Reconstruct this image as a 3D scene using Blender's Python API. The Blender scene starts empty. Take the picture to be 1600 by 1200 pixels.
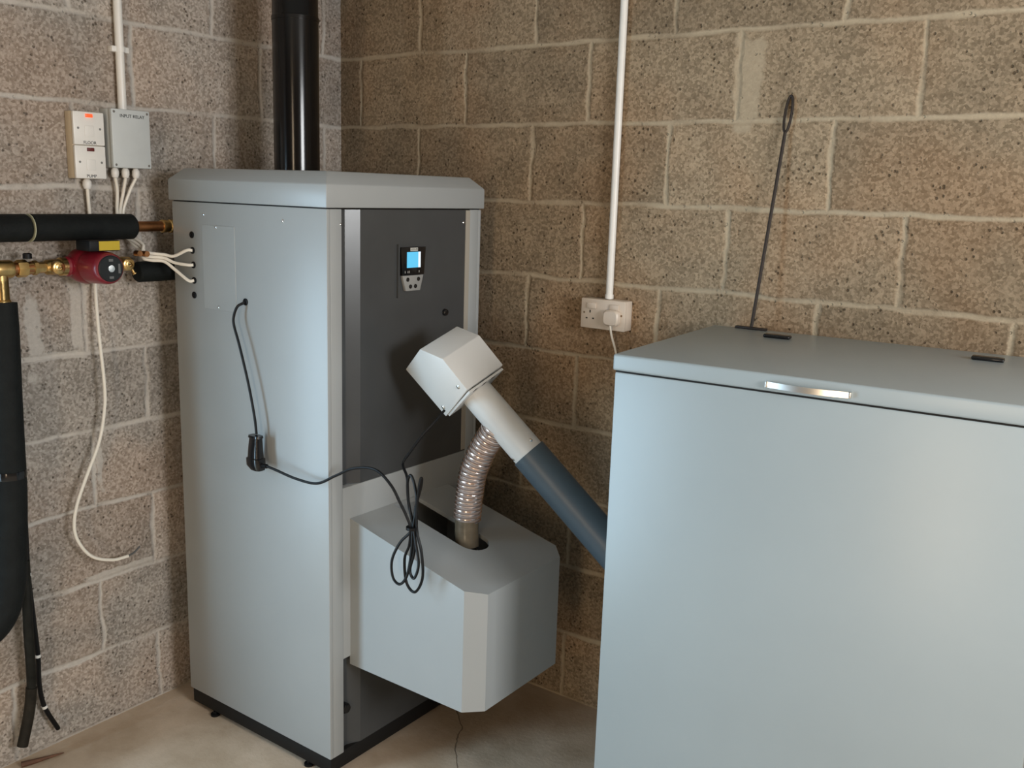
import bpy, bmesh, math, random
from mathutils import Vector, Matrix
random.seed(4)
sc = bpy.context.scene
C = sc.collection
V = Vector
PI = math.pi

# ------------------------------------------------------------------ camera
cd = bpy.data.cameras.new('camera'); cam = bpy.data.objects.new('camera', cd); C.objects.link(cam)
cam.location = (2.47816, -2.42197, 1.60355)
cam.rotation_euler = (1.3704875, -0.0312976, 0.6228530)
cd.sensor_width = 36.0; cd.lens = 1485.497 / 1600 * 36.0; cd.clip_start = .02
sc.camera = cam

# ------------------------------------------------------------------ view, world
vs = sc.view_settings
vs.view_transform = 'Standard'; vs.look = 'None'; vs.gamma = 1; vs.exposure = 0.07; vs.use_curve_mapping = False
w = bpy.data.worlds.new('world'); sc.world = w; w.use_nodes = True
bg = w.node_tree.nodes['Background']; bg.inputs[0].default_value = (.62, .78, 1, 1); bg.inputs[1].default_value = 0.8

# ------------------------------------------------------------------ daylight through the openings
def area(name, loc, direction, sx, sy, power, col):
    l = bpy.data.lights.new(name, 'AREA'); l.shape = 'RECTANGLE'; l.size = sx; l.size_y = sy
    l.energy = power; l.color = col
    o = bpy.data.objects.new(name, l); C.objects.link(o); o.location = loc
    o.rotation_euler = V(direction).to_track_quat('-Z', 'Y').to_euler()
    return o
RX, RY, HZ = 4.2, -5.0, 2.5           # right wall x, rear wall y, ceiling z
area('daylight_right_window', (RX + .03, -1.4, 1.78), (-1, 0, -.05), .95, .78, 70, (.95, .96, .96))
area('daylight_left_doorway', (-.06, -2.35, .85), (1, 0, -.1), 1.0, 1.6, 66, (.54, .80, 1.0))
area('daylight_rear_doorway', (2.9, RY - .03, 1.12), (0, 1, 0), .5, 2.15, 46, (1.0, .76, .50))

# ------------------------------------------------------------------ materials
def mat(name, col, rough=.5, metal=0., bump=None, var=None, spec=.5, coat=0., emit=None, trans=0.):
    m = bpy.data.materials.new(name); m.use_nodes = True
    nt = m.node_tree; b = nt.nodes['Principled BSDF']
    b.inputs['Base Color'].default_value = (*col, 1); b.inputs['Roughness'].default_value = rough
    b.inputs['Metallic'].default_value = metal; b.inputs['Specular IOR Level'].default_value = spec
    b.inputs['Coat Weight'].default_value = coat; b.inputs['Transmission Weight'].default_value = trans
    if emit:
        b.inputs['Emission Color'].default_value = (*emit[0], 1); b.inputs['Emission Strength'].default_value = emit[1]
    tc = nt.nodes.new('ShaderNodeTexCoord')
    if bump:
        n = nt.nodes.new('ShaderNodeTexNoise'); n.inputs['Scale'].default_value = bump[0]; n.inputs['Detail'].default_value = 3
        nt.links.new(tc.outputs['Object'], n.inputs['Vector'])
        bp = nt.nodes.new('ShaderNodeBump'); bp.inputs['Strength'].default_value = bump[1]; bp.inputs['Distance'].default_value = bump[2]
        nt.links.new(n.outputs['Fac'], bp.inputs['Height']); nt.links.new(bp.outputs['Normal'], b.inputs['Normal'])
    if var:
        n = nt.nodes.new('ShaderNodeTexNoise'); n.inputs['Scale'].default_value = var[0]; n.inputs['Detail'].default_value = 4
        nt.links.new(tc.outputs['Object'], n.inputs['Vector'])
        r = nt.nodes.new('ShaderNodeValToRGB')
        k = var[1]
        r.color_ramp.elements[0].position = .3; r.color_ramp.elements[1].position = .7
        r.color_ramp.elements[0].color = (*[c * (1 - k) for c in col], 1)
        r.color_ramp.elements[1].color = (*[min(1, c * (1 + k)) for c in col], 1)
        nt.links.new(n.outputs['Fac'], r.inputs['Fac']); nt.links.new(r.outputs['Color'], b.inputs['Base Color'])
    return m

GREY = mat('grey_powder_coat', (.325, .342, .345), .36, bump=(900, .08, .0005), var=(3, .03))
HGREY = mat('hopper_powder_coat', (.305, .35, .365), .35, bump=(900, .08, .0005), var=(3, .03))
MGREY = mat('motor_powder_coat', (.60, .60, .585), .42, bump=(900, .08, .0005), var=(5, .03))
DARK = mat('anthracite_powder_coat', (.055, .058, .060), .27, bump=(900, .1, .0005), var=(6, .08))
PLINTH = mat('black_plinth_paint', (.010, .0095, .009), .55, spec=.2)
BLACK = mat('black_rubber', (.005, .005, .0055), .45, bump=(200, .1, .001), spec=.22)
GLOSSBLACK = mat('black_gloss_plastic', (.008, .008, .009), .15)
FLUE = mat('black_enamelled_steel', (.003, .003, .0035), .16, spec=.4)
FOAM = mat('black_pipe_insulation', (.006, .0075, .0075), .7, bump=(160, .4, .003), var=(30, .25), spec=.2)
WHITEP = mat('white_plastic', (.78, .76, .72), .35, var=(20, .03))
CREAMP = mat('cream_plastic', (.62, .53, .44), .4, var=(20, .03))
GREYP = mat('pale_grey_plastic', (.53, .56, .56), .45, var=(20, .03))
CABLEW = mat('white_cable_sheath', (.80, .75, .66), .4)
BRASS = mat('brass', (.62, .42, .17), .3, metal=1., bump=(60, .2, .002), var=(40, .25))
COPPER = mat('tarnished_copper', (.42, .19, .08), .35, metal=1., var=(30, .3))
REDP = mat('pump_red_enamel', (.18, .009, .018), .35, coat=.3, var=(20, .1))
YELLOW = mat('yellow_label', (.50, .36, .02), .5)
STEEL = mat('bright_steel', (.8, .8, .78), .18, metal=1.)
HANDLE = mat('brushed_aluminium', (.85, .85, .83), .28, metal=1.)
IRON = mat('dark_iron', (.035, .028, .025), .5, metal=.6, bump=(120, .3, .002))
BLUEPIPE = mat('slate_blue_plastic', (.055, .082, .105), .42, var=(8, .08))
INK = mat('black_ink', (.02, .02, .02), .7)
WOOD = mat('weathered_wood', (.12, .055, .03), .8, bump=(90, .6, .003), var=(40, .3))
SCREEN = mat('lit_lcd', (.02, .05, .06), .2, emit=((.11, .55, .85), 1.0))
SCREENW = mat('lit_lcd_bar', (.1, .1, .1), .2, emit=((.75, .85, 1.0), 1.1))
NEON = mat('red_neon', (.5, .03, .01), .2, emit=((1.0, .14, .04), .9))
REDSW = mat('dark_red_rocker', (.12, .02, .018), .4)
CEIL = mat('plasterboard', (.42, .38, .33), .9, bump=(30, .2, .003))
WOODF = mat('painted_joinery', (.6, .57, .5), .5)

def hose_mat():
    m = bpy.data.materials.new('clear_ribbed_plastic'); m.use_nodes = True; nt = m.node_tree; nt.nodes.clear()
    out = nt.nodes.new('ShaderNodeOutputMaterial'); mx = nt.nodes.new('ShaderNodeMixShader'); t = nt.nodes.new('ShaderNodeBsdfTransparent')
    t.inputs[0].default_value = (.9, .84, .80, 1)
    p = nt.nodes.new('ShaderNodeBsdfPrincipled'); p.inputs['Base Color'].default_value = (.66, .57, .53, 1); p.inputs['Roughness'].default_value = .1
    p.inputs['Specular IOR Level'].default_value = .9
    mx.inputs[0].default_value = .45
    nt.links.new(t.outputs[0], mx.inputs[1]); nt.links.new(p.outputs[0], mx.inputs[2]); nt.links.new(mx.outputs[0], out.inputs[0])
    return m
HOSE = hose_mat()
WIRE = mat('copper_coated_spiral', (.90, .76, .70), .24, metal=1.)

# ---- masonry: blocks in running bond, laid out in metres on the wall itself
class NT:
    def __init__(s, nt): s.nt = nt
    def n(s, t, **k):
        x = s.nt.nodes.new(t)
        for a, b in k.items(): setattr(x, a, b)
        return x
    def _in(s, sock, v):
        if isinstance(v, (int, float)): sock.default_value = v
        elif isinstance(v, tuple): sock.default_value = v
        else: s.nt.links.new(v, sock)
    def m(s, op, a, b=0., c=0.):
        x = s.n('ShaderNodeMath', operation=op)
        for i, v in enumerate((a, b, c)): s._in(x.inputs[i], v)
        return x.outputs[0]
    def noise(s, vec, scale, detail=3, rough=.5):
        x = s.n('ShaderNodeTexNoise'); s._in(x.inputs['Vector'], vec); x.inputs['Scale'].default_value = scale
        x.inputs['Detail'].default_value = detail; x.inputs['Roughness'].default_value = rough
        return x.outputs['Fac']
    def comb(s, x, y, z):
        c = s.n('ShaderNodeCombineXYZ')
        for i, v in enumerate((x, y, z)): s._in(c.inputs[i], v)
        return c.outputs[0]
    def smooth(s, v, a, b, lo=0., hi=1.):
        x = s.n('ShaderNodeMapRange', interpolation_type='SMOOTHSTEP'); s._in(x.inputs[0], v)
        x.inputs[1].default_value = a; x.inputs[2].default_value = b; x.inputs[3].default_value = lo; x.inputs[4].default_value = hi
        return x.outputs[0]
    def mix(s, f, a, b, mode='MIX'):
        x = s.n('ShaderNodeMix', data_type='RGBA', blend_type=mode); s._in(x.inputs[0], f)
        s._in(x.inputs[6], a if not isinstance(a, tuple) else (*a, 1)); s._in(x.inputs[7], b if not isinstance(b, tuple) else (*b, 1))
        return x.outputs[2]

def block_wall(name, axis, phase_even, phase_odd, base, mortar, patches=()):
    m = bpy.data.materials.new(name); m.use_nodes = True; N = NT(m.node_tree); b = m.node_tree.nodes['Principled BSDF']
    tc = N.n('ShaderNodeTexCoord'); sp = N.n('ShaderNodeSeparateXYZ'); N.nt.links.new(tc.outputs['Object'], sp.inputs[0])
    obj = tc.outputs['Object']
    s0 = sp.outputs[axis]; z0 = sp.outputs[2]
    wob = N.m('MULTIPLY', N.m('SUBTRACT', N.noise(obj, 4.5, 4, .55), .5), .030)
    wob2 = N.m('MULTIPLY', N.m('SUBTRACT', N.noise(N.comb(z0, s0, sp.outputs[1 - axis]), 9, 4, .6), .5), .034)
    z = N.m('ADD', z0, wob); s = N.m('ADD', s0, wob2)
    zr = N.m('DIVIDE', z, .225); row = N.m('FLOOR', zr); fz = N.m('SUBTRACT', zr, row)
    par = N.m('ABSOLUTE', N.m('MODULO', row, 2.))
    ph = N.m('ADD', phase_even, N.m('MULTIPLY', par, phase_odd - phase_even))
    u = N.m('DIVIDE', N.m('SUBTRACT', s, ph), .45); col = N.m('FLOOR', u); fu = N.m('SUBTRACT', u, col)
    dz = N.m('MULTIPLY', N.m('MINIMUM', fz, N.m('SUBTRACT', 1., fz)), .225)
    du = N.m('MULTIPLY', N.m('MINIMUM', fu, N.m('SUBTRACT', 1., fu)), .45)
    d = N.m('MINIMUM', dz, du)
    thick = N.m('MULTIPLY', N.m('SUBTRACT', N.noise(obj, 5, 2), .5), .012)
    d = N.m('ADD', d, thick)
    mort = N.smooth(d, .0025, .0095, 1., 0.)
    pm = None
    for (s1, z1, hs, hz) in patches:          # smears of mortar left on the face of the blocks
        ds = N.m('DIVIDE', N.m('ABSOLUTE', N.m('SUBTRACT', s, s1)), hs); dzz = N.m('DIVIDE', N.m('ABSOLUTE', N.m('SUBTRACT', z, z1)), hz)
        k = N.m('ADD', N.m('MAXIMUM', ds, dzz), N.m('MULTIPLY', N.m('SUBTRACT', N.noise(obj, 12, 5, .6), .5), 2.2))
        k = N.smooth(k, .75, 1.15, 1., 0.)
        pm = k if pm is None else N.m('MAXIMUM', pm, k)
    wn = N.n('ShaderNodeTexWhiteNoise', noise_dimensions='3D'); N.nt.links.new(N.comb(row, col, float(axis) * 7 + .5), wn.inputs['Vector'])
    tone = N.m('ADD', .86, N.m('MULTIPLY', wn.outputs['Value'], .26))
    vg = N.n('ShaderNodeTexVoronoi'); N.nt.links.new(obj, vg.inputs['Vector']); vg.inputs['Scale'].default_value = 165
    vsp = N.n('ShaderNodeSeparateColor'); N.nt.links.new(vg.outputs['Color'], vsp.inputs[0])
    grain = N.m('ADD', N.m('MULTIPLY', N.noise(obj, 95, 5, .8), .62), N.m('MULTIPLY', vsp.outputs[0], .38)); blot = N.noise(obj, 9, 5, .6); warm = N.noise(obj, 2.3, 3)
    cA = N.mix(N.smooth(blot, .3, .7), tuple(c * .74 for c in base), tuple(c * 1.14 for c in base))
    cA = N.mix(N.m('MULTIPLY', N.smooth(warm, .42, .66), .55), cA, (base[0] * 1.2, base[1] * .88, base[2] * .68))
    cA = N.mix(N.smooth(grain, .26, .76), N.mix(.5, cA, (base[0] * .3, base[1] * .28, base[2] * .25)), N.mix(.35, cA, (base[0] * 1.6, base[1] * 1.62, base[2] * 1.68)))
    vo = N.n('ShaderNodeTexVoronoi'); N.nt.links.new(obj, vo.inputs['Vector']); vo.inputs['Scale'].default_value = 62; vo.inputs['Randomness'].default_value = 1
    pit = N.m('MULTIPLY', N.smooth(vo.outputs['Distance'], .12, .27, 1., 0.), N.smooth(N.noise(obj, 14, 4, .7), .47, .58))
    cA = N.mix(N.m('MULTIPLY', pit, .75), cA, (base[0] * .2, base[1] * .17, base[2] * .14))
    ml = N.n('ShaderNodeVectorMath', operation='SCALE'); N.nt.links.new(cA, ml.inputs[0]); N.nt.links.new(tone, ml.inputs['Scale'])
    cM = N.mix(N.noise(obj, 60, 4, .7), tuple(c * .8 for c in mortar), tuple(c * 1.2 for c in mortar))
    mm = N.m('MULTIPLY', mort, N.smooth(N.noise(obj, 6, 3), .28, .55, .35, 1.))
    if pm is not None: mm = N.m('MAXIMUM', mm, N.m('MULTIPLY', pm, .8))
    fin = N.mix(mm, ml.outputs[0], cM)
    N.nt.links.new(fin, b.inputs['Base Color']); b.inputs['Roughness'].default_value = .93; b.inputs['Specular IOR Level'].default_value = .15
    h = N.m('ADD', N.m('MULTIPLY', N.smooth(d, .0, .012), .0045), N.m('MULTIPLY', grain, .0045))
    h = N.m('SUBTRACT', h, N.m('MULTIPLY', pit, .005))
    h = N.m('ADD', h, N.m('MULTIPLY', blot, .003))
    bp = N.n('ShaderNodeBump'); bp.inputs['Strength'].default_value = .8; bp.inputs['Distance'].default_value = 1.0
    N.nt.links.new(h, bp.inputs['Height']); N.nt.links.new(bp.outputs[0], b.inputs['Normal'])
    return m
BACKW = block_wall('brown_concrete_blocks_back', 0, .099, .36, (.315, .24, .158), (.43, .35, .245),
                   patches=((1.475, 1.915, .035, .105), (1.47, 1.80, .03, .03), (2.02, 1.24, .25, .02)))
LEFTW = block_wall('grey_brown_concrete_blocks_left', 1, -.80, -.98, (.41, .37, .325), (.54, .50, .45),
                   patches=((-1.125, 1.21, .02, .11), (-1.005, 1.21, .018, .10), (-1.06, 1.125, .1, .014), (-.962, .79, .010, .07), (-.92, .46, .12, .012)))
OTHERW = block_wall('brown_concrete_blocks_other', 0, 0., .225, (.25, .19, .13), (.33, .27, .2))
OTHERW2 = block_wall('brown_concrete_blocks_side', 1, 0., .225, (.25, .19, .13), (.33, .27, .2))

def floor_mat():
    m = bpy.data.materials.new('dusty_concrete'); m.use_nodes = True; N = NT(m.node_tree); b = m.node_tree.nodes['Principled BSDF']
    tc = N.n('ShaderNodeTexCoord'); obj = tc.outputs['Object']; sp = N.n('ShaderNodeSeparateXYZ'); N.nt.links.new(obj, sp.inputs[0])
    n1 = N.noise(obj, 5, 6, .6); n2 = N.noise(obj, 70, 4, .7); n3 = N.noise(obj, 1.6, 3)
    c = N.mix(N.smooth(n1, .3, .7), (.44, .335, .235), (.60, .48, .365))
    c = N.mix(N.m('MULTIPLY', N.smooth(n3, .45, .7), .4), c, (.30, .20, .12))
    c = N.mix(N.m('MULTIPLY', N.smooth(n2, .55, .75), .35), c, (.42, .34, .25))
    # hairline crack
    pts = [(.70, -.20), (.775, -.27), (.86, -.343), (.909, -.435), (.983, -.518), (1.02, -.62), (1.10, -.70)]
    k = None; wob = N.m('MULTIPLY', N.m('SUBTRACT', N.noise(obj, 30, 3), .5), .02)
    X = N.m('ADD', sp.outputs[0], wob)
    for (x0, y0), (x1, y1) in zip(pts, pts[1:]):
        L = math.hypot(x1 - x0, y1 - y0); ux, uy = (x1 - x0) / L, (y1 - y0) / L
        px = N.m('SUBTRACT', X, x0); py = N.m('SUBTRACT', sp.outputs[1], y0)
        t = N.m('ADD', N.m('MULTIPLY', px, ux), N.m('MULTIPLY', py, uy)); t = N.m('MINIMUM', N.m('MAXIMUM', t, 0.), L)
        ex = N.m('SUBTRACT', px, N.m('MULTIPLY', t, ux)); ey = N.m('SUBTRACT', py, N.m('MULTIPLY', t, uy))
        dd = N.m('SQRT', N.m('ADD', N.m('MULTIPLY', ex, ex), N.m('MULTIPLY', ey, ey)))
        k = dd if k is None else N.m('MINIMUM', k, dd)
    cr = N.smooth(k, .0008, .0028, 1., 0.)
    c = N.mix(N.m('MULTIPLY', cr, .6), c, (.06, .045, .03))
    N.nt.links.new(c, b.inputs['Base Color']); b.inputs['Roughness'].default_value = .85; b.inputs['Specular IOR Level'].default_value = .25
    h = N.m('SUBTRACT', N.m('ADD', N.m('MULTIPLY', n1, .006), N.m('MULTIPLY', n2, .0015)), N.m('MULTIPLY', cr, .002))
    bp = N.n('ShaderNodeBump'); bp.inputs['Strength'].default_value = .7; bp.inputs['Distance'].default_value = 1.
    N.nt.links.new(h, bp.inputs['Height']); N.nt.links.new(bp.outputs[0], b.inputs['Normal'])
    return m
FLOORM = floor_mat()

# ------------------------------------------------------------------ mesh helpers
class MB:
    def __init__(s): s.bm = bmesh.new()
    def box(s, x0, x1, y0, y1, z0, z1, bevel=0., seg=2, frame=None):
        t = bmesh.new(); bmesh.ops.create_cube(t, size=1)
        for v in t.verts: v.co = V(((x0 + x1) / 2 + v.co.x * (x1 - x0), (y0 + y1) / 2 + v.co.y * (y1 - y0), (z0 + z1) / 2 + v.co.z * (z1 - z0)))
        if bevel: bmesh.ops.bevel(t, geom=t.edges[:], offset=bevel, segments=seg, profile=.5, affect='EDGES')
        return s._add(t, frame)
    def prism(s, poly, vec, bevel=0., seg=2, frame=None):
        t = bmesh.new(); a = [t.verts.new(V(p)) for p in poly]; b = [t.verts.new(V(p) + V(vec)) for p in poly]
        t.faces.new(a); t.faces.new(b[::-1]); n = len(a)
        for i in range(n): t.faces.new([a[i], b[i], b[(i + 1) % n], a[(i + 1) % n]])
        bmesh.ops.recalc_face_normals(t, faces=t.faces[:])
        if bevel: bmesh.ops.bevel(t, geom=t.edges[:], offset=bevel, segments=seg, profile=.5, affect='EDGES')
        return s._add(t, frame)
    def lathe(s, prof, o=(0, 0, 0), d=(0, 0, 1), n=32, frame=None):
        """prof: (distance along axis, radius)"""
        o = V(o); d = V(d).normalized(); q = d.to_track_quat('Z', 'Y').to_matrix(); u = q @ V((1, 0, 0)); w = q @ V((0, 1, 0))
        t = bmesh.new(); rings = []
        for h, r in prof:
            c = o + d * h
            rings.append([t.verts.new(c)] if r < 1e-6 else [t.verts.new(c + (u * math.cos(2 * PI * i / n) + w * math.sin(2 * PI * i / n)) * r) for i in range(n)])
        for A, B in zip(rings, rings[1:]):
            for i in range(n):
                j = (i + 1) % n
                if len(A) == 1 and len(B) == 1: break
                if len(A) == 1: t.faces.new([A[0], B[i], B[j]])
                elif len(B) == 1: t.faces.new([A[i], A[j], B[0]])
                else: t.faces.new([A[i], A[j], B[j], B[i]])
        if len(rings[0]) > 1: t.faces.new(rings[0][::-1])
        if len(rings[-1]) > 1: t.faces.new(rings[-1])
        bmesh.ops.recalc_face_normals(t, faces=t.faces[:])
        return s._add(t, frame)
    def cyl(s, o, e, r, n=24, r2=None):
        o = V(o); e = V(e); L = (e - o).length
        return s.lathe([(0, r), (L, r if r2 is None else r2)], o, e - o, n)
    def tube(s, pts, r, n=12, sub=6, radii=None, caps=True):
        P = smooth_path(pts, sub) if sub > 1 else [V(p) for p in pts]
        R = radii if callable(radii) else (lambda k: r)
        t = bmesh.new(); rings = []; T0 = (P[1] - P[0]).normalized(); up = V((0, 0, 1)) if abs(T0.z) < .9 else V((1, 0, 0)); u = T0.cross(up).normalized()
        for i, p in enumerate(P):
            T = (P[min(i + 1, len(P) - 1)] - P[max(i - 1, 0)])
            T = T.normalized() if T.length > 1e-9 else T0
            u = (u - T * u.dot(T)).normalized(); w_ = T.cross(u); rr = R(i / (len(P) - 1))
            rings.append([t.verts.new(p + (u * math.cos(2 * PI * k / n) + w_ * math.sin(2 * PI * k / n)) * rr) for k in range(n)])
        for A, B in zip(rings, rings[1:]):
            for i in range(n): t.faces.new([A[i], A[(i + 1) % n], B[(i + 1) % n], B[i]])
        if caps: t.faces.new(rings[0][::-1]); t.faces.new(rings[-1])
        bmesh.ops.recalc_face_normals(t, faces=t.faces[:])
        return s._add(t)
    def _add(s, t, frame=None):
        if frame is not None: bmesh.ops.transform(t, matrix=frame, verts=t.verts[:])
        me = bpy.data.meshes.new('tmp'); t.to_mesh(me); t.free(); s.bm.from_mesh(me); bpy.data.meshes.remove(me)
        return s
    def build(s, name, m, parent=None, smooth=True, ang=35):
        me = bpy.data.meshes.new(name); s.bm.to_mesh(me); s.bm.free(); me.materials.append(m)
        if smooth:
            for p in me.polygons: p.use_smooth = True
            me.set_sharp_from_angle(angle=math.radians(ang))
        o = bpy.data.objects.new(name, me); C.objects.link(o)
        if parent is not None:
            o.parent = parent
        return o

def smooth_path(pts, sub=6):
    P = [V(p) for p in pts]
    if len(P) < 3: return P
    out = []; E = [P[0] * 2 - P[1]] + P + [P[-1] * 2 - P[-2]]
    for i in range(1, len(E) - 2):
        a, b, c, d = E[i - 1:i + 3]
        for k in range(sub):
            t = k / sub
            out.append(.5 * ((2 * b) + (c - a) * t + (2 * a - 5 * b + 4 * c - d) * t * t + (3 * b - a - 3 * c + d) * t ** 3))
    out.append(P[-1]); return out

def tag(o, label=None, cat=None, group=None, kind=None):
    if label: o['label'] = label
    if cat: o['category'] = cat
    if group: o['group'] = group
    if kind: o['kind'] = kind
    return o
def thing(name, label, cat, loc=(0, 0, 0), rz=0., group=None):
    o = bpy.data.objects.new(name, None); o.empty_display_size = .05; C.objects.link(o); o.location = loc; o.rotation_euler = (0, 0, rz)
    return tag(o, label, cat, group)
def local(o, *ps):
    """world points into the frame of an unrotated empty"""
    L = V(o.location); return [V(p) - L for p in ps]
def struct(mb, name, m): return tag(mb.build(name, m, None, False), kind='structure')
def recentre(o):
    """put a single-mesh thing's origin at its base"""
    vs_ = [v.co for v in o.data.vertices]; c = V((sum(v.x for v in vs_) / len(vs_), sum(v.y for v in vs_) / len(vs_), min(v.z for v in vs_)))
    o.data.transform(Matrix.Translation(-c)); o.location = c; return o
def lettering(name, txt, size, M, m, parent, depth=.0004):
    c = bpy.data.curves.new('t', 'FONT'); c.body = txt; c.size = size; c.align_x = 'CENTER'; c.align_y = 'CENTER'; c.extrude = depth
    t = bpy.data.objects.new('t', c); C.objects.link(t); bpy.context.view_layer.update()
    me = bpy.data.meshes.new_from_object(t); bpy.data.objects.remove(t); bpy.data.curves.remove(c)
    me.name = name; me.transform(M); me.materials.clear(); me.materials.append(m)
    o = bpy.data.objects.new(name, me); C.objects.link(o); o.parent = parent; return o
def screw(parent, p, d, r=.0045, name='screw'):
    return MB().lathe([(0, r), (.001, r), (.0022, r * .6), (.0026, 0)], p, d, 12).build(name, STEEL, parent)

# ------------------------------------------------------------------ the room
T = .15
struct(MB().box(-.6, RX + .4, RY - .4, .3, -.12, 0), 'floor', FLOORM)
struct(MB().box(-T, RX + T, RY - T, T, HZ, HZ + .1), 'ceiling', CEIL)
struct(MB().box(-T, RX + T, 0, T, 0, HZ), 'wall_back', BACKW)
b = MB(); b.box(-T, 0, -1.85, 0, 0, HZ).box(-T, 0, RY, -2.85, 0, HZ).box(-T, 0, -2.85, -1.85, 2.05, HZ); struct(b, 'wall_left', LEFTW)
b = MB(); b.box(RX, RX + T, -.9, 0, 0, HZ).box(RX, RX + T, RY, -1.9, 0, HZ).box(RX, RX + T, -1.9, -.9, 2.20, HZ).box(RX, RX + T, -1.9, -.9, 0, 1.36); struct(b, 'wall_right', OTHERW2)
b = MB(); b.box(-T, 2.65, RY - T, RY, 0, HZ).box(3.15, RX + T, RY - T, RY, 0, HZ).box(2.65, 3.15, RY - T, RY, 2.25, HZ); struct(b, 'wall_rear', OTHERW)
def frame_ring(name, axis, pos, a0, a1, z0, z1, t=.05, dpt=.08, bottom=True):
    m = MB()
    def bx(p0, p1, q0, q1):
        if axis == 'x': m.box(pos, pos + dpt, p0, p1, q0, q1, .003)
        else: m.box(p0, p1, pos, pos + dpt, q0, q1, .003)
    bx(a0, a0 + t, z0, z1); bx(a1 - t, a1, z0, z1); bx(a0 + t, a1 - t, z1 - t, z1)
    if bottom: bx(a0 + t, a1 - t, z0, z0 + t)
    return tag(m.build(name, WOODF), kind='structure')
frame_ring('door_1', 'x', -.145, -2.85, -1.85, 0, 2.05, bottom=False)
frame_ring('window_1', 'x', RX + .06, -1.9, -.9, 1.36, 2.20, t=.025)
frame_ring('door_2', 'y', RY - .14, 2.65, 3.15, 0, 2.25, t=.02, bottom=False)

# ------------------------------------------------------------------ boiler  (local x = out from the front, local y = along the front)
BX, BY, BR = .74449, -.77751, -.0076332
W, D, ZP, ZB, ZT = .6237, .6105, .060, 1.5465, 1.6377
bo = thing('pellet_boiler', 'tall grey pellet boiler cabinet standing in the corner with charcoal front panel and burner cover', 'boiler', (BX, BY, 0), BR)
MB().box(-W + .006, -.004, .005, D - .005, .014, ZP + .002, .002).build('plinth', PLINTH, bo)
b = MB()  # casing: side, back, far side and the two front flanges around the recessed front
t = .0012
b.box(-W, 0, 0, .012, ZP, ZB, .002).box(-W, 0, D - .012, D, ZP, ZB, .002).box(-W, -W + .01, .012, D - .012, ZP, ZB)
b.box(-.045, 0, .0115, .050, ZP, ZB, .0015).box(-.045, 0, .560, D - .0115, ZP, ZB, .0015)
b.box(-W + .01, -.05, .012, D - .012, ZP, ZP + .01).box(-W + .01, -.05, .012, D - .012, ZB - .01, ZB)
b.build('casing', GREY, bo)
# lid with sloping top edges
o_, ch, za = .0067, .0324, 1.6059
x0, x1, y0, y1 = -W - o_, o_, -o_, D + o_
m = MB(); tbm = bmesh.new()
rings = [[(x0, y0), (x1, y0), (x1, y1), (x0, y1)]] * 2 + [[(x0 + ch, y0 + ch), (x1 - ch, y0 + ch), (x1 - ch, y1 - ch), (x0 + ch, y1 - ch)]]
vv = [[tbm.verts.new((*p, z)) for p in r] for r, z in zip(rings, (ZB + .003, za, ZT))]
for A, B in zip(vv, vv[1:]):
    for i in range(4): tbm.faces.new([A[i], A[(i + 1) % 4], B[(i + 1) % 4], B[i]])
tbm.faces.new(vv[0][::-1]); tbm.faces.new(vv[2]); bmesh.ops.recalc_face_normals(tbm, faces=tbm.faces[:])
bmesh.ops.bevel(tbm, geom=tbm.edges[:], offset=.003, segments=2, profile=.5, affect='EDGES')
m._add(tbm); lid = m.build('lid', GREY, bo)
b = MB(); b.box(-W + .004, -.004, .004, D - .004, ZB - .001, ZB + .0045).build('lid_seal', PLINTH, lid)
# recessed charcoal front with its angled strip
def front_profile(z0, z1):
    pr = [(-.020, .050), (-.020, .080), (-.002, .116), (-.002, .560), (-.045, .560), (-.045, .050)]
    return MB().prism([(a, q, z0) for a, q in pr], (0, 0, z1 - z0))
front_profile(.826, ZB - .001).build('front_panel', DARK, bo, smooth=False)
front_profile(ZP + .002, .34).build('lower_panel', DARK, bo, smooth=False)
b = MB(); b.box(-.045, -.001, .0505, .5595, .34, .825, .0008); b.build('burner_surround', GREY, bo)
# return strip at the right-hand edge of the front
MB().box(-.003, -.0004, .541, .5598, .83, ZB - .002).build('edge_trim', mat('beige_edge', (.36, .33, .28), .5), bo)
for q, z in ((.046, 1.509), (.532, 1.51)): screw(bo, (0 if q < .1 else -.002, q, z), (1, 0, 0), .0035)
# access plate and its screws, grommets on the side facing the room
MB().box(-.489, -.3515, -.0016, .001, 1.258, 1.487, .0006, 1).build('access_plate', GREY, bo)
for a, z in ((-.482, 1.515), (-.428, 1.483), (-.159, 1.511), (-.425, 1.266)):
    screw(bo, (a, -.0016 if -.49 < a < -.36 and z < 1.49 else 0, z), (0, -1, 0), .0042)
GR = [(-.537, 1.457), (-.536, 1.414), (-.534, 1.374), (-.533, 1.331), (-.535, 1.290), (-.313, 1.291)]
for a, z in GR:
    MB().lathe([(0, .0095), (.002, .0095), (.003, .008), (.003, .0055), (.0012, .0045), (.0012, 0)], (a, 0, z), (0, -1, 0), 20).build('grommet', BLACK, bo)
# round door plug and drain knob
MB().lathe([(0, .010), (.006, .010), (.009, .008), (.010, 0)], (-.002, .453, 1.257), (1, 0, 0), 20).build('front_knob', GLOSSBLACK, bo)
MB().lathe([(0, .015), (.012, .015), (.017, .012), (.018, .006), (.016, 0)], (-.020, .067, .183), (1, 0, 0), 24).build('lower_knob', GLOSSBLACK, bo)
# adjustable feet
for a, q in ((-.515, .008), (-.10, .012), (-.515, D - .05), (-.10, D - .05)):
    f = MB().lathe([(0, .014), (.006, .014), (.008, .006), (.0145, .006)], (a, q, 0), (0, 0, 1), 16).build('foot', BLACK, bo)
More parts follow.
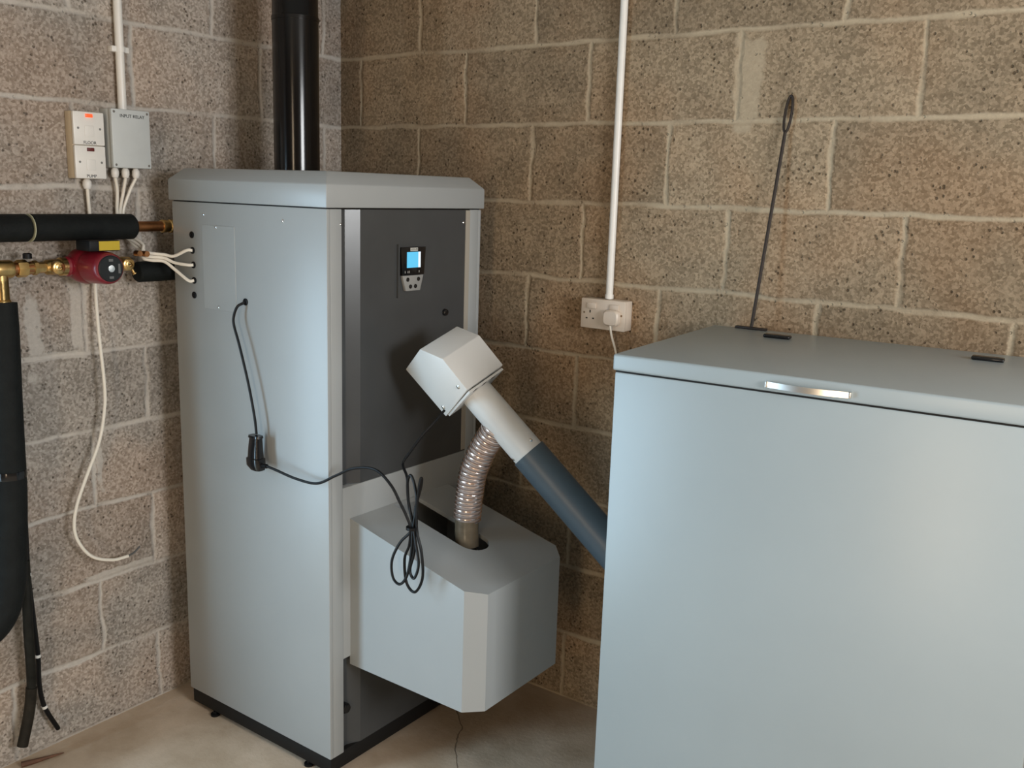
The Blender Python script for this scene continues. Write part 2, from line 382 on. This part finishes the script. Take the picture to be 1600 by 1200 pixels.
# --- controller
ct = MB(); X0 = -.0018
ct.prism([(X0, 0.2520, 1.312), (X0, 0.2520, 1.455), (X0, 0.2580, 1.455), (X0, 0.2580, 1.312)], (.006, 0, 0))
brk = ct.build('control_bezel', DARK, bo)
c2 = MB().prism([(X0, 0.2640, 1.372), (X0, 0.2600, 1.447), (X0, 0.3560, 1.447), (X0, 0.3500, 1.372)], (.012, 0, 0), .0015).build('control_unit', GLOSSBLACK, bo)
XF = X0 + .0122
MB().box(XF, XF + .0006, .279, .333, 1.392, 1.434).build('screen', SCREEN, c2)
b = MB(); b.box(XF + .0005, XF + .0012, .327, .332, 1.421, 1.433).box(XF + .0005, XF + .0012, .327, .332, 1.394, 1.410).box(XF + .0004, XF + .001, .324, .333, 1.392, 1.434); b.build('screen_bar', SCREENW, c2)
bd = MB().box(XF, XF + .0008, .292, .322, 1.4365, 1.4455, .0003, 1).build('badge', mat('badge_white', (.5, .5, .46), .4), c2)
b = MB()
for i, q in enumerate((.295, .300, .305, .3095, .314, .318)): b.box(XF + .0007, XF + .0011, q, q + .0016, 1.4385 if i % 2 else 1.4395, 1.4435 if i % 3 else 1.4425)
b.build('badge_lettering', INK, bd)
GI = mat('grey_ink', (.4, .4, .38), .5)
for q in (.271, .282, .287, .327): MB().box(XF, XF + .0006, q, q + .002, 1.378, 1.384).build('status_mark', GI, c2)
kp = MB().prism([(X0, 0.2790, 1.329), (X0, 0.2650, 1.371), (X0, 0.3490, 1.371), (X0, 0.3360, 1.329)], (.010, 0, 0), .0012).build('keypad', mat('keypad_grey', (.28, .28, .27), .45), bo)
for q, z in ((.285, 1.360), (.328, 1.360), (.296, 1.341), (.316, 1.341)):
    MB().lathe([(0, .0058), (.0016, .0055), (.0018, .0032), (.0008, .0030), (.0008, 0)], (X0 + .010, q, z), (1, 0, 0), 16).build('button', GLOSSBLACK, kp)
# --- burner cover with sloping, slotted top
c_, b1, b2, cc, zt, zf, zb = .434, .077, .482, .042, .736, .630, .315
sl = (zf - zt) / c_
Z = lambda a: zt + sl * a
outer = [(-.003, b1), (c_ - cc, b1), (c_, b1 + cc), (c_, b2 - cc), (c_ - cc, b2), (-.003, b2)]
sb0, sb1 = .238, .335; sr = (sb1 - sb0) / 2; sm = (sb0 + sb1) / 2; se = .247
inner = [(.006, sb0), (se, sb0)] + [(se + sr * math.sin(k * PI / 12), sm - sr * math.cos(k * PI / 12)) for k in range(1, 12)] + [(se, sb1), (.006, sb1)]
tb = bmesh.new()
O = [tb.verts.new((a, q, Z(a))) for a, q in outer]; I = [tb.verts.new((a, q, Z(a))) for a, q in inner]
ed = [tb.edges.new((L[i], L[(i + 1) % len(L)])) for L in (O, I) for i in range(len(L))]
bmesh.ops.triangle_fill(tb, use_beauty=True, edges=ed)
OB = [tb.verts.new((a, q, zb)) for a, q in outer]; IB = [tb.verts.new((a, q, Z(a) - .012)) for a, q in inner]
for Lt, Lb in ((O, OB), (I, IB)):
    for i in range(len(Lt)): tb.faces.new([Lt[i], Lt[(i + 1) % len(Lt)], Lb[(i + 1) % len(Lb)], Lb[i]])
tb.faces.new(OB)
bmesh.ops.recalc_face_normals(tb, faces=tb.faces[:])
m = MB(); m._add(tb); cov = m.build('burner_cover', GREY, bo, ang=20)
MB().box(-.002, se + sr + .02, sb0 - .03, sb1 + .03, .40, .41).build('burner_tray', PLINTH, cov)
MB().lathe([(0, .030), (.12, .030), (.12, .027), (.02, .027), (.02, 0)], (.232, .286, .525), (0, 0, 1), 24).build('fuel_inlet', mat('grimy_plastic', (.10, .085, .06), .5), bo)
MB().lathe([(0, .016), (.012, .016), (.014, .010), (.014, 0)], (.012, .300, .665), (1, 0, 0), 20).build('igniter_port', BLACK, cov)
b = MB().box(.02, .10, .316, .324, .60, .655, .002).build('igniter_bracket', mat('tarnished_bronze', (.30, .17, .06), .5, metal=.5), cov)

# ------------------------------------------------------------------ flue
FX, FY, FR = .2936, -.4652, .0655
fl = thing('flue_pipe', 'tall black glossy flue pipe rising from the top of the boiler', 'flue', (FX, FY, ZT + .0))
MB().lathe([(0, FR), (.42, FR), (.42, FR + .0015), (.43, FR + .0015)], (0, 0, 0), (0, 0, 1), 64).build('lower_section', FLUE, fl)
MB().lathe([(.43, FR + .001), (.436, FR - .001), (HZ - ZT, FR - .001)], (0, 0, 0), (0, 0, 1), 64).build('upper_section', FLUE, fl)

# ------------------------------------------------------------------ hopper
HX, HY, HR = 1.4979, -.6703, .0661
HW, HD, HH, HL = .86, .612, 1.2712, .0355
hp = thing('fuel_hopper', 'large pale grey metal fuel hopper with flat hinged lid against the back wall', 'hopper', (HX, HY, 0), HR)
MB().box(.004, HW - .004, .004, HD - .006, .0, HH - HL - .003, .004).build('body', HGREY, hp)
hl = MB().box(0, HW, 0, HD, HH - HL, HH, .005, 3).build('lid', HGREY, hp)
MB().box(.006, HW - .006, .006, HD - .01, HH - HL - .004, HH - HL + .001).build('lid_seal', PLINTH, hl)
# shallow bowed strap handle on the lid's front edge
hb = MB(); n = 16; pts_t = []; a0, a1 = .333, .493
for i in range(n + 1):
    k = i / n; pts_t.append((a0 + (a1 - a0) * k, -.006 - .011 * math.sin(PI * k)))
tbm = bmesh.new(); zz0, zz1 = HH - .0265, HH - .0150; rows = []
for a, y in pts_t: rows.append([tbm.verts.new((a, y, zz0)), tbm.verts.new((a, y, zz1)), tbm.verts.new((a, y + .003, zz1)), tbm.verts.new((a, y + .003, zz0))])
for A, B in zip(rows, rows[1:]):
    for i in range(4): tbm.faces.new([A[i], A[(i + 1) % 4], B[(i + 1) % 4], B[i]])
tbm.faces.new(rows[0]); tbm.faces.new(rows[-1][::-1]); bmesh.ops.recalc_face_normals(tbm, faces=tbm.faces[:])
hb._add(tbm); hb.box(a0 - .001, a0 + .004, -.008, .001, zz0, zz1, .0008).box(a1 - .004, a1 + .001, -.008, .001, zz0, zz1, .0008)
hb.build('handle', HANDLE, hl)
for a in (.206, .672):
    MB().box(a - .033, a + .033, .478, .503, HH, HH + .009, .004, 3).build('hinge_cap', GLOSSBLACK, hl)

# ------------------------------------------------------------------ auger conveyor
A = V((.99452537, -.48370237, 1.07991278)); Bp = V((1.3304367, -.38738135, .73925803)); dd = (Bp - A).normalized()
al = math.radians(16); w0 = V((-math.sin(al), math.cos(al), 0)); u0 = dd.cross(w0); ph = math.radians(26)
ww = math.cos(ph) * w0 + math.sin(ph) * u0; uu = dd.cross(ww)
fr = Matrix((( *[dd.x, uu.x, ww.x], 0), (dd.y, uu.y, ww.y, 0), (dd.z, uu.z, ww.z, 0), (0, 0, 0, 1)))
ag = thing('auger_conveyor', 'sloping auger tube with pale grey motor housing feeding between hopper and burner', 'auger', A)
end = (1.470 - A.x) / dd.x
MB().lathe([(-.012, .0435), (.205, .0435), (.205, .0455)], (0, 0, 0), dd, 48).build('upper_tube', MGREY, ag)
MB().lathe([(.2052, .0475), (end, .0485)], (0, 0, 0), dd, 48).build('lower_tube', BLUEPIPE, ag)
poly = [(-.174, -.070), (-.176, .030), (-.113, .073), (-.013, .067), (-.009, -.070)]
mh = MB().prism([(a, q, -.075) for a, q in poly], (0, 0, .15), .0025, 2, frame=fr).build('motor_housing', MGREY, ag)
MB().box(-.0095, -.003, -.064, .062, -.070, .070, .001, frame=fr).build('end_plate', MGREY, mh)
b = MB()
for k in range(3): b.box(-.010, -.0025, .050, .0615, -.050 + k * .036, -.038 + k * .036, frame=fr)
b.build('vent_slots', BLACK, mh)
for a, q in ((-.035, .048), (-.030, -.052)): screw(mh, fr @ V((a, q, -.075)), -ww, .0055)
for k, ang in ((.185, 2.1), (.190, .55), (.192, 3.9)):
    rd = (w0 * math.cos(ang) + u0 * math.sin(ang)); screw(ag, dd * k + rd * .0435, rd, .005)
# drop spout under the tube

# ------------------------------------------------------------------ hose
hpts = [V((1.056, -.466, 1.005)), V((1.036, -.469, .975)), V((1.012, -.473, .935)), V((.994, -.476, .895)), V((.981, -.478, .856)), V((.973, -.479, .801)), V((.968, -.480, .745)), V((.967, -.481, .700)), V((.972, -.483, .652))]
hs = thing('flexible_hose', 'clear ribbed hose with shiny spiral running from auger tube into burner cover', 'hose', hpts[-1])
HP = smooth_path([p - hpts[-1] for p in hpts], 40)
Ls = [0.]
for a_, b_ in zip(HP, HP[1:]): Ls.append(Ls[-1] + (b_ - a_).length)
TL = Ls[-1]; pitch = .0118; z_end = .80
def rib(k):
    s_ = Ls[min(int(round(k * (len(HP) - 1))), len(HP) - 1)]
    return .0335 + .0012 * math.cos(2 * PI * s_ / pitch)
ie = max(i for i in range(len(HP)) if Ls[i] <= TL * z_end)
m = MB(); m.tube(HP[:ie + 1], .034, 28, 1, radii=lambda k: rib(k * z_end), caps=False); m.build('ribbed_wall', HOSE, hs)
CUFF = mat('dusty_clear_plastic', (.16, .13, .09), .2, var=(20, .3))
m = MB(); m.tube(HP[ie:], .0325, 28, 1, caps=False); m.build('lower_cuff', CUFF, hs)
hel = []; T0 = None; u = V((0, 1, 0))
for i, p_ in enumerate(HP):
    if Ls[i] > TL * z_end: break
    T_ = (HP[min(i + 1, len(HP) - 1)] - HP[max(i - 1, 0)]).normalized()
    # several turns per step of the path
    nx = HP[i + 1] if i + 1 < len(HP) else p_
    for s_ in range(8):
        q = p_.lerp(nx, s_ / 8); L = Ls[i] + (nx - p_).length * s_ / 8
        u = (u - T_ * u.dot(T_)).normalized(); w_ = T_.cross(u); an = 2 * PI * L / pitch
        hel.append(q + (u * math.cos(an) + w_ * math.sin(an)) * .0362)
MB().tube(hel, .0023, 8, 1).build('spiral_wire', WIRE, hs)

# ------------------------------------------------------------------ power cord with connector and tied coil
cord = [(.4317, -.782, 1.289), (.428, -.800, 1.280), (.420, -.806, 1.255), (.422, -.808, 1.230), (.443, -.808, 1.176), (.476, -.808, 1.076), (.497, -.808, .991), (.503, -.808, .946)]
pc = thing('power_cord', 'black power cord with inline connector and tied loops hanging beside the boiler', 'power cord', (.51, -.81, .55))
MB().tube(local(pc, *cord), .0036, 10, 8).build('upper_cord', BLACK, pc)
cn = MB()
q = Matrix.Translation(V((0, 0, 0)))
def ring_loft(rows_, n=20):
    t_ = bmesh.new(); R = []
    for (cx, cy, cz, rx, ry) in rows_:
        R.append([t_.verts.new((cx + rx * math.copysign(abs(math.cos(2 * PI * i / n)) ** .55, math.cos(2 * PI * i / n)), cy + ry * math.copysign(abs(math.sin(2 * PI * i / n)) ** .55, math.sin(2 * PI * i / n)), cz)) for i in range(n)])
    for A_, B_ in zip(R, R[1:]):
        for i in range(n): t_.faces.new([A_[i], A_[(i + 1) % n], B_[(i + 1) % n], B_[i]])
    t_.faces.new(R[0]); t_.faces.new(R[-1]); bmesh.ops.recalc_face_normals(t_, faces=t_.faces[:]); return t_
cn._add(ring_loft([(-.004, -.003, .394, .021, .012), (-.004, -.003, .388, .022, .013), (-.004, -.003, .386, .018, .012), (-.006, -.003, .350, .021, .014), (-.006, -.003, .333, .022, .015), (-.006, -.003, .331, .026, .018), (-.005, -.003, .312, .026, .018), (.002, -.003, .300, .018, .014)]))
cn.build('connector', GLOSSBLACK, pc)
low = [(.515, -.812, .862), (.547, -.812, .866), (.580, -.810, .862), (.654, -.806, .852), (.726, -.800, .853), (.777, -.785, .880), (.834, -.775, .909), (.900, -.768, .917), (.948, -.764, .887), (.975, -.760, .847), (.997, -.757, .811), (1.006, -.755, .785),
       (1.000, -.752, .740), (.985, -.752, .700), (.992, -.752, .640), (1.020, -.752, .622), (1.044, -.752, .665), (1.040, -.752, .730), (1.024, -.752, .784),
       (1.022, -.75, .850), (1.030, -.75, .905), (1.034, -.748, .918), (1.030, -.746, .895), (1.016, -.748, .840), (1.010, -.752, .785), (.975, -.758, .742), (.950, -.76, .690), (.954, -.76, .645), (.978, -.76, .634), (1.000, -.758, .665), (1.010, -.755, .73), (1.012, -.753, .785),
       (1.019, -.748, .850), (1.010, -.746, .895), (.996, -.745, .917), (.986, -.745, .895), (.993, -.747, .840), (1.014, -.750, .785), (1.020, -.756, .73), (1.010, -.76, .68), (1.024, -.76, .662), (1.036, -.758, .70), (1.024, -.755, .75), (1.012, -.752, .79),
       (.990, -.745, .85), (.975, -.735, .905), (.930, -.700, .923), (.945, -.690, .955), (.972, -.675, 1.00), (.995, -.655, 1.035), (1.0, -.625, 1.06)]
MB().tube(local(pc, *low[:2]), .0062, 10, 1).build('strain_relief', BLACK, pc)
MB().tube(local(pc, *low[1:]), .0036, 8, 7).build('lower_cord', BLACK, pc)
MB().lathe([(0, .015), (.007, .015)], V((1.010, -.754, .784)) - V(pc.location), (0, 0, 1), 14).build('cable_tie', BLACK, pc)

# ------------------------------------------------------------------ poker
pk = thing('poker', 'thin dark iron rake leaning on back wall, foot on the hopper lid', 'poker', (1.563, -.064, HH))
top = V((1.590, -.014, 1.770)); bot = V((1.563, -.064, HH + .006))
MB().tube(local(pk, bot, top), .0042, 10, 1).build('rod', IRON, pk)
L0 = V(pk.location); ax = (top - bot).normalized(); sd = V((1, 0, -.05)).normalized()
lp = []
for i in range(33):
    a_ = 2 * PI * i / 32; lp.append(top + ax * (.045 - .045 * math.cos(a_)) + sd * .0085 * math.sin(a_) - L0)
MB().tube(lp, .0034, 8, 1, caps=False).build('loop_handle', IRON, pk)
MB().box(-.042, .042, -.010, .006, .0, .006, .0015).build('scraper_foot', IRON, pk)

# ------------------------------------------------------------------ socket, plug, conduit on the back wall
so = thing('wall_socket', 'cream double wall socket in a surface box on the back wall', 'socket', (1.105, 0, 1.2615))
MB().box(-.073, .073, -.034, 0, -.043, .043, .003).build('back_box', CREAMP, so)
fp = MB().box(-.0735, .0735, -.043, -.034, -.0435, .0435, .003).build('faceplate', CREAMP, so)
for cx in (-.042, .034):
    MB().box(cx + .010 - .020, cx + .020 - .010 + .010, -.047, -.043, .015, .032, .0015).build('rocker_switch', CREAMP, fp)
b = MB()
for cx in (-.042,):
    b.box(cx - .002, cx + .002, -.0434, -.0428, .002, .010).box(cx - .014, cx - .008, -.0434, -.0428, -.016, -.012).box(cx + .008, cx + .014, -.0434, -.0428, -.016, -.012)
b.build('pin_holes', INK, fp)
for cx in (-.062, .062): MB().lathe([(0, .003), (.0006, .003)], (cx, -.043, .002), (0, -1, 0), 12).build('screw', mat('brassy_screw', (.3, .22, .14), .4, metal=1), fp)
pg = thing('plug', 'round-shouldered cream plug with flex in the right outlet of the double socket', 'plug', (1.105 + .034, -.0435, 1.2615))
MB()._add(ring_loft([(0, 0, 0, .0255, .024), (0, 0, .012, .0250, .0235), (0, 0, .017, .021, .019)])).build('plug_body', CREAMP, pg)
pb = pg.children[0]; pb.data.transform(Matrix.Translation((0, 0, -.006)) @ Matrix.Rotation(PI / 2, 4, 'X'))
MB().tube(local(pg, (1.139, -.055, 1.238), (1.141, -.055, 1.222), (1.144, -.050, 1.200), (1.150, -.036, 1.160), (1.16, -.018, 1.08), (1.17, -.012, .9), (1.18, -.012, .5), (1.18, -.012, .02)), .0032, 8, 6).build('flex', CABLEW, pg)
def conduit(name, label, x, y, z0, z1, r):
    c_ = thing(name, label, 'conduit', (x, y, z0)); MB().lathe([(0, r), (z1 - z0, r)], (0, 0, 0), (0, 0, 1), 24).build('tube', WHITEP, c_); return c_
cb = conduit('conduit', 'cream conduit running down the back wall to the double socket', 1.108, -.0145, 1.3055, HZ, .0105)
MB().lathe([(0, .0125), (.012, .0125)], (0, 0, .001), (0, 0, 1), 24).build('coupler', WHITEP, cb)
cl = conduit('conduit', 'white conduit running down the left wall into the grey junction box', .018, -.846, 1.789, HZ, .0115)
k = MB(); k.box(-.018, .006, -.026, .026, .150, .166, .003).lathe([(0, .0145), (.015, .0145)], (0, 0, .1505), (0, 0, 1), 20); k.build('saddle_clip', WHITEP, cl)
cl.children[0].name = 'tube'

# ------------------------------------------------------------------ isolators and junction box on the left wall
YL = (V((0, -1, 0)))
iso = thing('switch_box', 'tall white box of two fused switches with red lamp on the left wall', 'switch', (0, -.962, 1.600))
MB().box(0, .033, -.043, .043, 0, .174, .003).build('back_box', mat('warm_lit_white_plastic', (.60, .50, .36), .4), iso)  # white plastic, warm light on its sides put into the base colour
R90 = Matrix.Rotation(PI / 2, 4, 'Z') @ Matrix.Rotation(PI / 2, 4, 'X')      # text plane -> faces +x
for k, (z0, txt) in enumerate(((.0005, 'PUMP'), (.0877, 'FLOOR'))):
    f = MB().box(.033, .043, -.0435, .0435, z0, z0 + .0858, .0025).build('faceplate', WHITEP, iso)
    for yy in (-.031, .031): MB().lathe([(0, .0032), (.0006, .003)], (.043, yy, z0 + .043), (1, 0, 0), 12).build('screw', mat('dull_screw', (.2, .2, .19), .5), f)
    MB().box(.043, .0465, -.010, .010, z0 + .0715, z0 + .0805, .001).build('switch_rocker', NEON if k else REDSW, f)
    MB().box(.043, .0445, -.013, .013, z0 + .022, z0 + .050, .001).build('fuse_carrier', WHITEP, f)
    lettering('lettering', txt, .0115, Matrix.Translation((.0432, 0, z0 + (.006 if k else .0065))) @ R90, INK, f)
def gland(parent, x, y, z, r=.0105):
    return MB().lathe([(0, .006), (-.004, r * .8), (-.008, r), (-.018, r), (-.026, r * .75), (-.027, .004)], (x, y, z), (0, 0, 1), 20).build('cable_gland', WHITEP, parent)
gland(iso, .018, .0, 0, .0115)
jb = thing('junction_box', 'square pale grey junction box with three glands under it on the left wall', 'junction box', (0, -.846, 1.632))
MB().box(0, .040, -.058, .058, 0, .156, .003).build('base', GREYP, jb)
jl = MB().box(.040, .056, -.058, .058, 0, .156, .003).build('cover', GREYP, jb)
for yy in (-.050, .050):
    for z_ in (.008, .148): MB().lathe([(0, .0035), (.0007, .003)], (.056, yy, z_), (1, 0, 0), 12).build('screw', mat('dull_screw', (.15, .14, .13), .5), jl)
lettering('lettering', 'INPUT RELAY', .0125, Matrix.Translation((.0562, .004, .138)) @ R90, INK, jl)
GY = (-.036, -.004, .028)
for yy in GY: gland(jb, .024, yy, 0)

# white cables: three from the junction box to the boiler grommets
gx = lambda a, z: (BX + a * math.cos(BR) , BY + a * math.sin(BR) - .002, z)
ends = [(-.536, 1.414), (-.534, 1.374), (-.533, 1.331)]
labs = ['white cable from junction box entering the upper boiler grommet of the three used', 'white cable from junction box entering the middle boiler grommet of the three used', 'white cable from junction box entering the lowest boiler grommet of the three used']
for i in range(3):
    yy = -.846 + GY[i]; o3 = (i - 1) * .0096; zo = -o3
    gxx = gx(*ends[i])
    pts = [(.024, yy, 1.607), (.022, yy * .6 - .868 * .4, 1.57), (.018, -.868 + o3, 1.515), (.016, -.866 + o3, 1.475), (.022, -.860 + o3, 1.445), (.050, -.852, 1.432 + zo),
           (.085, -.846, 1.415 + zo), (.100, -.856, 1.398 + zo), (.118, -.842, 1.393 + zo), (.140, -.818, 1.390 + zo),
           (gxx[0] - .045, -.803, 1.382 * .55 + gxx[2] * .45), (gxx[0] - .008, gxx[1] - .012, gxx[2]), (gxx[0] + .001, gxx[1] + .0, gxx[2])]
    c_ = MB().tube(pts, .0044, 10, 8).build('white_cable', CABLEW); tag(c_, labs[i], 'cable', 'white cables from junction box to boiler'); recentre(c_)
hang = thing('white_cable', 'long white cable hanging loose down the left wall with bare end', 'cable', (.05, -1.0, .50))
pts = [(.018, -.962, 1.575), (.018, -.960, 1.52), (.016, -.955, 1.44), (.018, -.952, 1.36), (.030, -.962, 1.30), (.045, -.968, 1.185), (.05, -.963, 1.04), (.05, -.967, .967), (.05, -.988, .879), (.05, -1.032, .786), (.05, -1.065, .71), (.05, -1.076, .648), (.05, -1.063, .597), (.05, -1.027, .548), (.05, -.969, .521), (.05, -.918, .517)]
MB().tube(local(hang, *pts), .0046, 10, 8).build('sheath', CABLEW, hang)
MB().tube(local(hang, pts[-1], (.048, -.896, .522), (.046, -.876, .534)), .0028, 8, 6).build('bare_end', mat('grey_core', (.09, .09, .09), .5), hang)

# ------------------------------------------------------------------ pipework on the left wall
PX = .07
def ypipe(m, y0, y1, z, r, x=PX, n=28): return m.lathe([(0, r), (abs(y1 - y0), r)], (x, y0, z), (0, y1 - y0, 0), n)
ip = thing('insulated_pipe', 'upper horizontal pipe in black foam insulation with bare copper end entering behind boiler', 'pipe', (PX, -1.0, 1.44))
def lag(parent, y0, y1, z, r, x=PX):
    ox, oy, oz = parent.location
    return MB().lathe([(0, r * .55), (.002, r * .85), (.008, r), (abs(y1 - y0) - .008, r), (abs(y1 - y0) - .002, r * .85), (abs(y1 - y0), r * .55)], (x - ox, y0 - oy, z - oz), (0, 1 if y1 > y0 else -1, 0), 28).build('insulation', FOAM, parent)
lag(ip, -1.60, -1.157, 1.474, .0345); lag(ip, -1.157, -.862, 1.474, .0345)
b = MB().lathe([(0, .0352), (.0018, .0352)], (0, -1.157 + 1.0, .034), (0, 1, 0), 28); b.build('cable_tie', mat('pale_tie', (.5, .5, .35), .4), ip)
b = MB().lathe([(0, .0145), (1.25, .0145)], (0, -.60, .034), (0, 1, 0), 20); b.build('copper_pipe', COPPER, ip)
MB().lathe([(0, .015), (.002, .0185), (.012, .0185), (.014, .0165), (.024, .0165), (.026, .019), (.038, .019), (.04, .015)], (0, -.775 + 1.0, .034), (0, 1, 0), 20).build('compression_fitting', BRASS, ip)
lp_ = thing('insulated_pipe', 'lower black foam insulated pipe between the red pump and boiler', 'pipe', (PX, -.75, 1.32))
lag(lp_, -.862, -.45, 1.348, .029)
ZPm = 1.373
pv = thing('pipe_run', 'brass and copper pipe run with tee at the left frame edge beside pump', 'pipe', (PX, -1.15, 1.35))
o = V(pv.location); zz = ZPm - o.z
MB().lathe([(0, .016), (.35, .016)], (0, -1.50 - o.y, zz), (0, 1, 0), 20).build('copper_pipe', COPPER, pv)
b = MB().lathe([(0, .0205), (.006, .023), (.050, .023), (.056, .0205)], (0, -1.262 - o.y, zz), (0, 1, 0), 20).lathe([(0, .018), (.075, .018), (.078, .021), (.085, .021)], (0, -1.236 - o.y, zz), (0, 0, -1), 20); b.build('brass_tee', BRASS, pv)
b = MB().lathe([(0, .0205), (.004, .0225), (.024, .0225), (.026, .0165), (.040, .0165), (.042, .019), (.052, .019), (.054, .014), (.090, .014)], (0, -1.196 - o.y, zz), (0, 1, 0), 8); b.build('brass_union', BRASS, pv)
MB().lathe([(0, .011), (.012, .011), (.014, .008)], (0, -1.165 - o.y, zz + .024), (0, 0, 1), 14).build('air_vent', BLACK, pv)
def valve(y, label, rev):
    v_ = thing('pump_valve', label, 'valve', (PX, y, ZPm)); s_ = -1 if rev else 1
    MB().lathe([(-.026, .015), (-.022, .019), (-.010, .020), (.012, .020), (.014, .024), (.028, .024), (.030, .020)], (0, 0, 0), (0, s_, 0), 24).build('body', BRASS, v_)
    h_ = MB().lathe([(0, .017), (.022, .017), (.024, .014), (.024, .011), (.026, .011), (.027, .007), (.024, .006), (.024, 0)], (.008, -.004 * s_, 0), (1, 0, 0), 24).build('spindle', BRASS, v_)
    MB().box(.0325, .0345, -.004 * s_ - .0045, -.004 * s_ + .0045, -.001, .001).build('slot', INK, h_)
    return v_
valve(-1.096, 'brass isolating valve on the left side of the red pump', False)
vr = valve(-.905, 'brass isolating valve between the red pump and black insulated pipe', True)
MB().lathe([(0, .004), (.016, .004), (.017, .006), (.020, .006)], (.02, .016, -.010), (.3, .3, -.8), 12).build('drain_screw', BRASS, vr)
pu = thing('circulation_pump', 'dark red circulation pump with black round cap on the left wall pipework', 'pump', (PX, -1.010, ZPm - .05))
zc = .05
b = MB(); b.lathe([(-.030, .0), (-.030, .034), (-.020, .046), (.012, .049), (.026, .045), (.034, .040)], (0, 0, zc), (1, 0, 0), 32)
b.lathe([(-.058, .024), (-.052, .027), (-.030, .022), (.030, .022), (.060, .027), (.072, .027), (.075, .024)], (0, 0, zc), (0, 1, 0), 24); b.build('volute', REDP, pu)
b = MB().lathe([(.034, .0), (.034, .040), (.040, .0445), (.100, .0425), (.112, .0400), (.116, .036), (.116, 0)], (0, 0, zc), (1, 0, 0), 40); mo = b.build('motor_body', REDP, pu)
cp = MB().lathe([(.115, .0345), (.118, .0345), (.120, .032), (.120, 0)], (0, 0, zc), (1, 0, 0), 36).build('end_cap', mat('black_cap', (.010, .012, .013), .45, spec=.3), pu)
MB().lathe([(.120, .0095), (.122, .009), (.1225, 0)], (0, 0, zc), (1, 0, 0), 20).build('vent_screw', STEEL, cp)
for (y0_, y1_, z0_, z1_, mm_) in ((-.006, .006, .0185, .025, GREYP), (-.006, .006, -.026, -.020, GREYP), (.020, .026, -.013, .012, GREYP)):
    MB().box(.1195, .1203, y0_, y1_, zc + z0_, zc + z1_).build('cap_marking', mat('cap_grey', (.12, .12, .12), .5), cp)
tbx = MB().box(.040, .105, -.048, .038, zc + .0445, zc + .072, .003).build('terminal_box', mat('black_terminal_box', (.006, .006, .0065), .5, spec=.2), pu)
MB().box(.1048, .1058, -.022, .036, zc + .0465, zc + .070).build('rating_label', YELLOW, tbx)
for i, (yy, zz_) in enumerate(((-.878, 1.397), (-.893, 1.402), (-.907, 1.398))): pass
b = MB(); b.lathe([(0, .008), (.02, .008)], (.05, .118, zc + .032), (1, 0, 0), 14).lathe([(0, .008), (.02, .008)], (.05, .140, zc + .030), (1, 0, 0), 14); b.build('pipe_joint', COPPER, pu)

# left edge: lagged down pipe with sweep, waste tail and control cable
dp = thing('insulated_pipe', 'thick vertical black foam insulated pipe sweeping left at the left frame edge', 'pipe', (.07, -1.25, .40))
pts = [(.08, -1.240, 1.292), (.085, -1.244, 1.20), (.09, -1.252, 1.06), (.09, -1.256, .93), (.09, -1.260, .80), (.095, -1.274, .66), (.10, -1.284, .58), (.10, -1.306, .50), (.10, -1.35, .455), (.10, -1.43, .44), (.10, -1.6, .44)]
MB().tube(local(dp, *pts), .035, 28, 8, radii=lambda k: .033 + .006 * min(1, k * 2.)).build('insulation', FOAM, dp)
MB().lathe([(0, .0385), (.010, .0395), (.020, .0385)], V((.09, -1.2585, .845)) - V(dp.location), (0, 0, 1), 28).build('joint_collar', GLOSSBLACK, dp)
MB().lathe([(0, .018), (.06, .018)], V((PX, -1.236, 1.285)) - V(dp.location), (0, 0, 1), 20).build('brass_tail', BRASS, dp)
wp = thing('waste_pipe', 'thin black flexible pipe hanging below the thick insulated pipe at left', 'pipe', (.05, -1.27, .06))
pts = [(.06, -1.225, .60), (.06, -1.225, .50), (.06, -1.228, .40), (.055, -1.226, .30), (.05, -1.226, .23), (.048, -1.236, .16), (.05, -1.262, .07)]
MB().tube(local(wp, *pts), .0125, 16, 8).build('upper_length', mat('dirty_black_plastic', (.010, .010, .008), .55, var=(30, .5), spec=.2), wp)
MB().tube(local(wp, *[V(p) for p in pts[4:]]), .0145, 16, 8).build('lower_sleeve', mat('brown_black_sleeve', (.016, .013, .009), .6, var=(40, .5), spec=.2), wp)
tc_ = thing('sensor_cable', 'thin black cable with white ties running down the left wall to the floor', 'cable', (.03, -1.19, .06))
pts = [(.028, -1.203, 1.19), (.028, -1.198, 1.095), (.028, -1.195, .95), (.028, -1.196, .784), (.028, -1.199, .67), (.028, -1.201, .545), (.028, -1.196, .42), (.028, -1.191, .302), (.028, -1.193, .216), (.028, -1.183, .144), (.028, -1.149, .060)]
MB().tube(local(tc_, *pts), .0065, 10, 8).build('sheath', BLACK, tc_)
for i in (1, 3, 5, 7, 9):
    p_ = V(pts[i]); t_ = (V(pts[i + 1]) - V(pts[i - 1])).normalized()
    MB().lathe([(-.004, .0076), (.004, .0076)], p_ - V(tc_.location), t_, 14).build('cable_tie', WHITEP, tc_)

# ------------------------------------------------------------------ floor bits
st = MB().tube([(.035, -1.262, .006), (.055, -1.21, .007), (.067, -1.158, .004)], .006, 6, 4, radii=lambda k: .0075 * (1 - k) + .0015).build('wood_offcut', WOOD)
tag(st, 'thin dark splinter of wood on the floor against the left wall', 'wood'); recentre(st)
